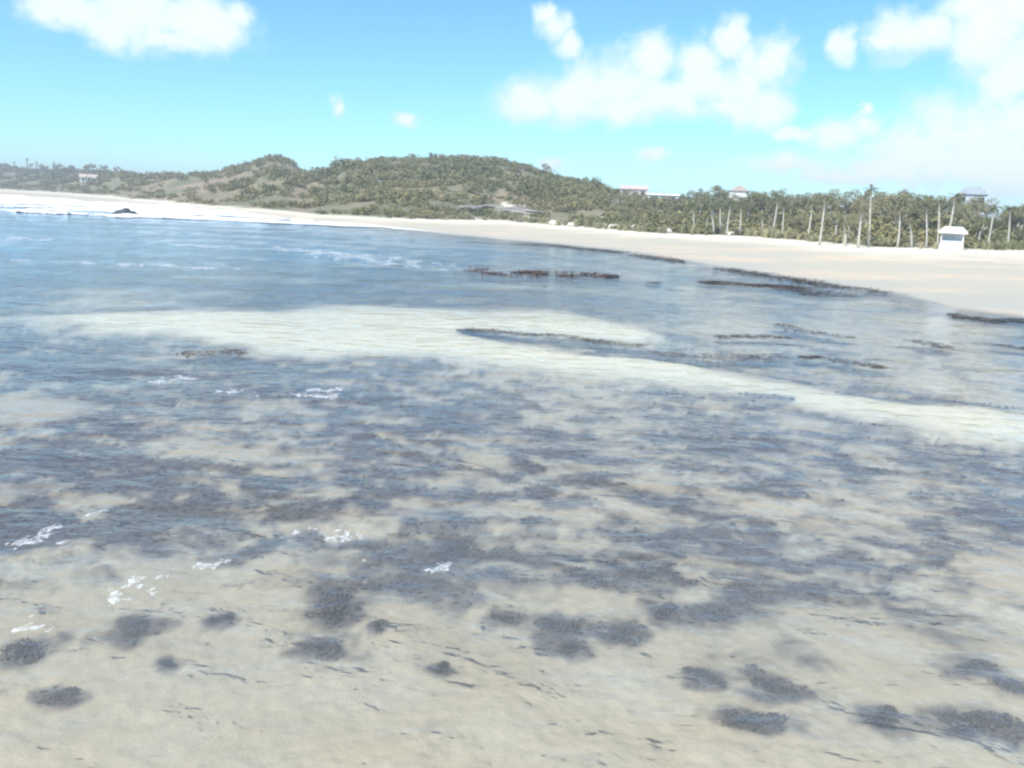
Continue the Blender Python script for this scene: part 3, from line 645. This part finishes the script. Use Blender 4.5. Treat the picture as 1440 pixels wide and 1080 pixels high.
for i, (tm, cm) in enumerate(TREES): tm.materials.append(M_BARK if i % 2 else M_DBARK); cm.materials.append(M_LEAF)
def tree(x, y, s, i, label, group=None, rz=None, name='broadleaf_tree', dz=0):
    e = obj(name, None, None, None, (x, y, gz1(x, y)-.05+dz), random.uniform(0, 6) if rz is None else rz, s)
    obj('trunk', TREES[i % 6][0], None, e); obj('crown', TREES[i % 6][1], None, e)
    return tag(e, label, 'tree', group)
k = 0
for i in range(125):
    th = random.uniform(6.5, 35); u = (i % 5)/5+random.uniform(0, .2)
    r = float(VEG(np.array([th]))[0])*(1.02+.03*random.random())+u*(float(RIDGE(np.array([th]))[0])-float(VEG(np.array([th]))[0]))*.95
    x, y = r*math.sin(R(th)), r*math.cos(R(th))
    if math.hypot(x-50.3, y-95) < 5: continue
    s = random.uniform(.75, 1.1)*(1 if th > 11 else .65)*(.75 if u < .2 else 1.12)
    big = 'tall bushy' if s > .9 else 'low bushy'; bark = 'pale' if k % 2 else 'dark'
    edge = 'at the front of the wood behind the beach' if u < .2 else 'in the wood behind the beach'
    tree(x, y, s, k, f'{big} green tree with {bark} trunk {edge}', f'{big} {bark} trunked trees {edge}'); k += 1
tree(8.5, 279, .95, 2, 'lone tree sticking up on the shoulder of the hill', None, 1.0)
for x, y in ((-2.7, 225), (-.2, 226)):
    tree(x, y, .9, 1, 'pale trunked tree standing in scrub on the hillside', 'pale trunked pair on the hill')
for i in range(14):
    th = random.uniform(-33, -26); r = float(RIDGE(np.array([th]))[0])*random.uniform(.93, 1.0)
    tree(r*math.sin(R(th)), r*math.cos(R(th)), random.uniform(.9, 1.4), i, 'dark tree on the ridge of the far low headland', 'trees on the far headland')

# shrubs and dune grass along the back of the beach
def bush_mesh(i):
    v, f = bush_np(400+i, 230, .13); return mesh_np('foliage', v, f, None, False)
def stem_mesh(i):
    rg = random.Random(i); parts = []
    for k in range(4):
        a = k*1.57+rg.random(); parts.append(tube([(0, 0, -.1), (.25*math.cos(a), .25*math.sin(a), .35), (.42*math.cos(a), .42*math.sin(a), .75)], [.05, .035, .015], 5))
    return pydata('stem', *merge(parts), True)
BU = [bush_mesh(i) for i in range(5)]; ST = [stem_mesh(i) for i in range(3)]
for b in BU: b.materials.append(M_LEAF)
for b in ST: b.materials.append(M_DBARK)
for i in range(70):
    th = -9+i*.62+random.uniform(-.3, .3); r = float(VEG(np.array([th]))[0])*random.uniform(1.0, 1.03)
    x, y = r*math.sin(R(th)), r*math.cos(R(th))
    if math.hypot(x-50.3, y-95) < 3.5: continue
    e = obj('beach_shrub', None, None, None, (x, y, gz1(x, y)), random.uniform(0, 6), (random.uniform(.9, 1.7), random.uniform(.9, 1.6), random.uniform(.8, 1.5)))
    obj('foliage', BU[i % 5], None, e); obj('stem', ST[i % 3], None, e)
    tag(e, 'low green shrub at the back edge of the beach', 'shrub', 'shrubs along the back of the beach')
def tuft_mesh(i):
    rg = np.random.default_rng(500+i); n = 70; a = rg.uniform(0, 6.28, n); L = rg.uniform(.5, 1.1, n); q = rg.uniform(.02, .22, n); V = []
    sp = rg.uniform(.1, .5, n)
    for s, w in ((0, .02), (.6, .018), (1, .004)):
        rad = q+sp*s*s*L; z = L*s*(1-.2*sp*s)
        for sg in (-1, 1): V.append(np.stack([rad*np.cos(a)-sg*w*np.sin(a), rad*np.sin(a)+sg*w*np.cos(a), z], 1))
    V = np.stack(V, 1).reshape(-1, 3); qd = np.array([[0, 1, 3, 2], [2, 3, 5, 4]])
    return mesh_np('grass_tuft', V, (np.arange(n)[:, None, None]*6+qd[None]).reshape(-1, 4))
TU = [tuft_mesh(i) for i in range(4)]
for b in TU: b.materials.append(M_GRASS)
for i in range(80):
    th = random.choice([random.uniform(28, 33.5), random.uniform(15, 20), random.uniform(2, 12), random.uniform(2, 33)])
    r = float(VEG(np.array([th]))[0])*random.uniform(.97, 1.0); x, y = r*math.sin(R(th)), r*math.cos(R(th))
    if math.hypot(x-50.3, y-95) < 3: continue
    tag(obj('grass_tuft', TU[i % 4], None, None, (x, y, gz1(x, y)-.03), random.uniform(0, 6), random.uniform(.7, 1.5)), 'pale yellow green tuft of dune grass at the top of the beach', 'grass', 'dune grass tufts at the top of the beach')

# ------------------------------------------------------------------ houses and hut
def house(name, x, y, z, rz, L, D, Hh, rh, wall, roof, label, nwin=3, chimney=False, hip=.0):
    e = obj(name, None, None, None, (x, y, z), rz)
    obj('wall', boxes('wall', [(-L/2, L/2, -D/2, D/2, -1.5, Hh)]), wall, e)
    o = .3; h = L/2*hip
    V = [(-L/2-o, -D/2-o, Hh+.003), (L/2+o, -D/2-o, Hh+.003), (L/2+o, D/2+o, Hh+.003), (-L/2-o, D/2+o, Hh+.003), (-L/2-o+h, 0, Hh+rh), (L/2+o-h, 0, Hh+rh)]
    obj('roof', pydata('roof', V, [(0, 1, 5, 4), (2, 3, 4, 5), (1, 2, 5), (3, 0, 4), (3, 2, 1, 0)]), roof, e)
    for k in range(nwin):
        wx = -L/2+L*(k+.5)/nwin
        if k == nwin//2:
            obj('door', boxes('door', [(wx-.45, wx+.45, -D/2-.04, -D/2+.02, .05, 2.05)]), M_WOOD, e)
        else:
            w = obj('window', boxes('window', [(wx-.55, wx+.55, -D/2-.03, -D/2+.02, Hh*.38, Hh*.80)]), M_GLASS, e)
            obj('sill', boxes('sill', [(wx-.65, wx+.65, -D/2-.12, -D/2+.01, Hh*.38-.1, Hh*.38-.004)]), wall, w)
    return tag(e, label, 'house')
def hz(x, y, d): return gz1(x, y)+d
house('hill_house', 32.3, 236, hz(32.3, 236, .3), -.14, 7.5, 5, 2.2, 1.1, M_PINK, M_REDR, 'pale pink house with tiled roof on the ridge above the scrub')
house('hill_house', 39.9, 231, hz(39.9, 231, .3), -.16, 8.5, 4, 2.2, .5, M_WHITE, M_WHITE, 'long low white house beside the pale pink house')
house('hill_house', 54.1, 205, hz(54.1, 205, 1.6), R(76), 4.6, 4.4, 2.6, 1.5, M_WHITE, M_REDR, 'small white gabled house rising out of the trees on the ridge', 3)
house('hill_house', 86.8, 159.5, hz(86.8, 159.5, 2.9), -.5, 4.8, 4.4, 2.6, 1.6, M_GREYW, M_GREYR, 'pale blue grey house with hipped roof above the treetops', 3, hip=.6)
house('far_house', -222, 424, hz(-222, 424, .8), .48, 8, 5, 2.8, 1.6, M_WHITE, M_REDR, 'small white house alone on the far scrubby slope')

hx, hy_ = 50.2, 95.0; e = obj('beach_hut', None, None, None, (hx, hy_, gz1(hx, hy_)+.02), -.48)
obj('base', boxes('base', [(-1.25, 1.25, -1.1, 1.2, 0, .45)]), M_WHITE, e)
obj('step', boxes('step', [(-.5, .5, -1.5, -1.102, 0, .22)]), M_WHITE, e)
obj('wall', boxes('wall', [(-1.15, 1.15, .1, 1.1, .452, 1.75)]), M_GREYW, e)
obj('counter', boxes('counter', [(-1.1, 1.1, -.95, -.80, .452, .92)]), M_GREYW, e)
for sx in (-1.12, 1.12):
    obj('post', boxes('post', [(sx-.06, sx+.06, -1.02, -.90, .452, 1.75)]), M_WHITE, e)
obj('roof', pydata('roof', [(-1.5, -1.35, 1.752), (1.5, -1.35, 1.752), (1.5, 1.4, 1.752), (-1.5, 1.4, 1.752), (-1.5, -1.35, 1.9), (1.5, -1.35, 1.9), (1.5, 1.4, 2.0), (-1.5, 1.4, 2.0), (-.9, 0, 2.5), (.9, 0, 2.5)],
    [(3, 2, 1, 0), (0, 1, 5, 4), (1, 2, 6, 5), (2, 3, 7, 6), (3, 0, 4, 7), (4, 5, 9, 8), (6, 7, 8, 9), (5, 6, 9), (7, 4, 8)]), M_WHITE, e)
tag(e, 'small white beach hut with shaded counter below the palms', 'hut')

# ------------------------------------------------------------------ sea air
mh = bpy.data.materials.new('sea_haze'); mh.use_nodes = True; th_t = mh.node_tree; th_t.nodes.clear()
pv = N(th_t, 'ShaderNodeVolumePrincipled'); pv.inputs['Color'].default_value = (.86, .93, 1, 1); pv.inputs['Density'].default_value = .0008
pv.inputs['Anisotropy'].default_value = .0
oh = N(th_t, 'ShaderNodeOutputMaterial'); th_t.links.new(pv.outputs[0], oh.inputs['Volume'])
tag(obj('haze', boxes('haze', [(-3900, 3900, -3900, 3900, -2.5, 42)]), mh), 'thin pale sea haze filling the air over the bay', 'haze', kind='stuff')
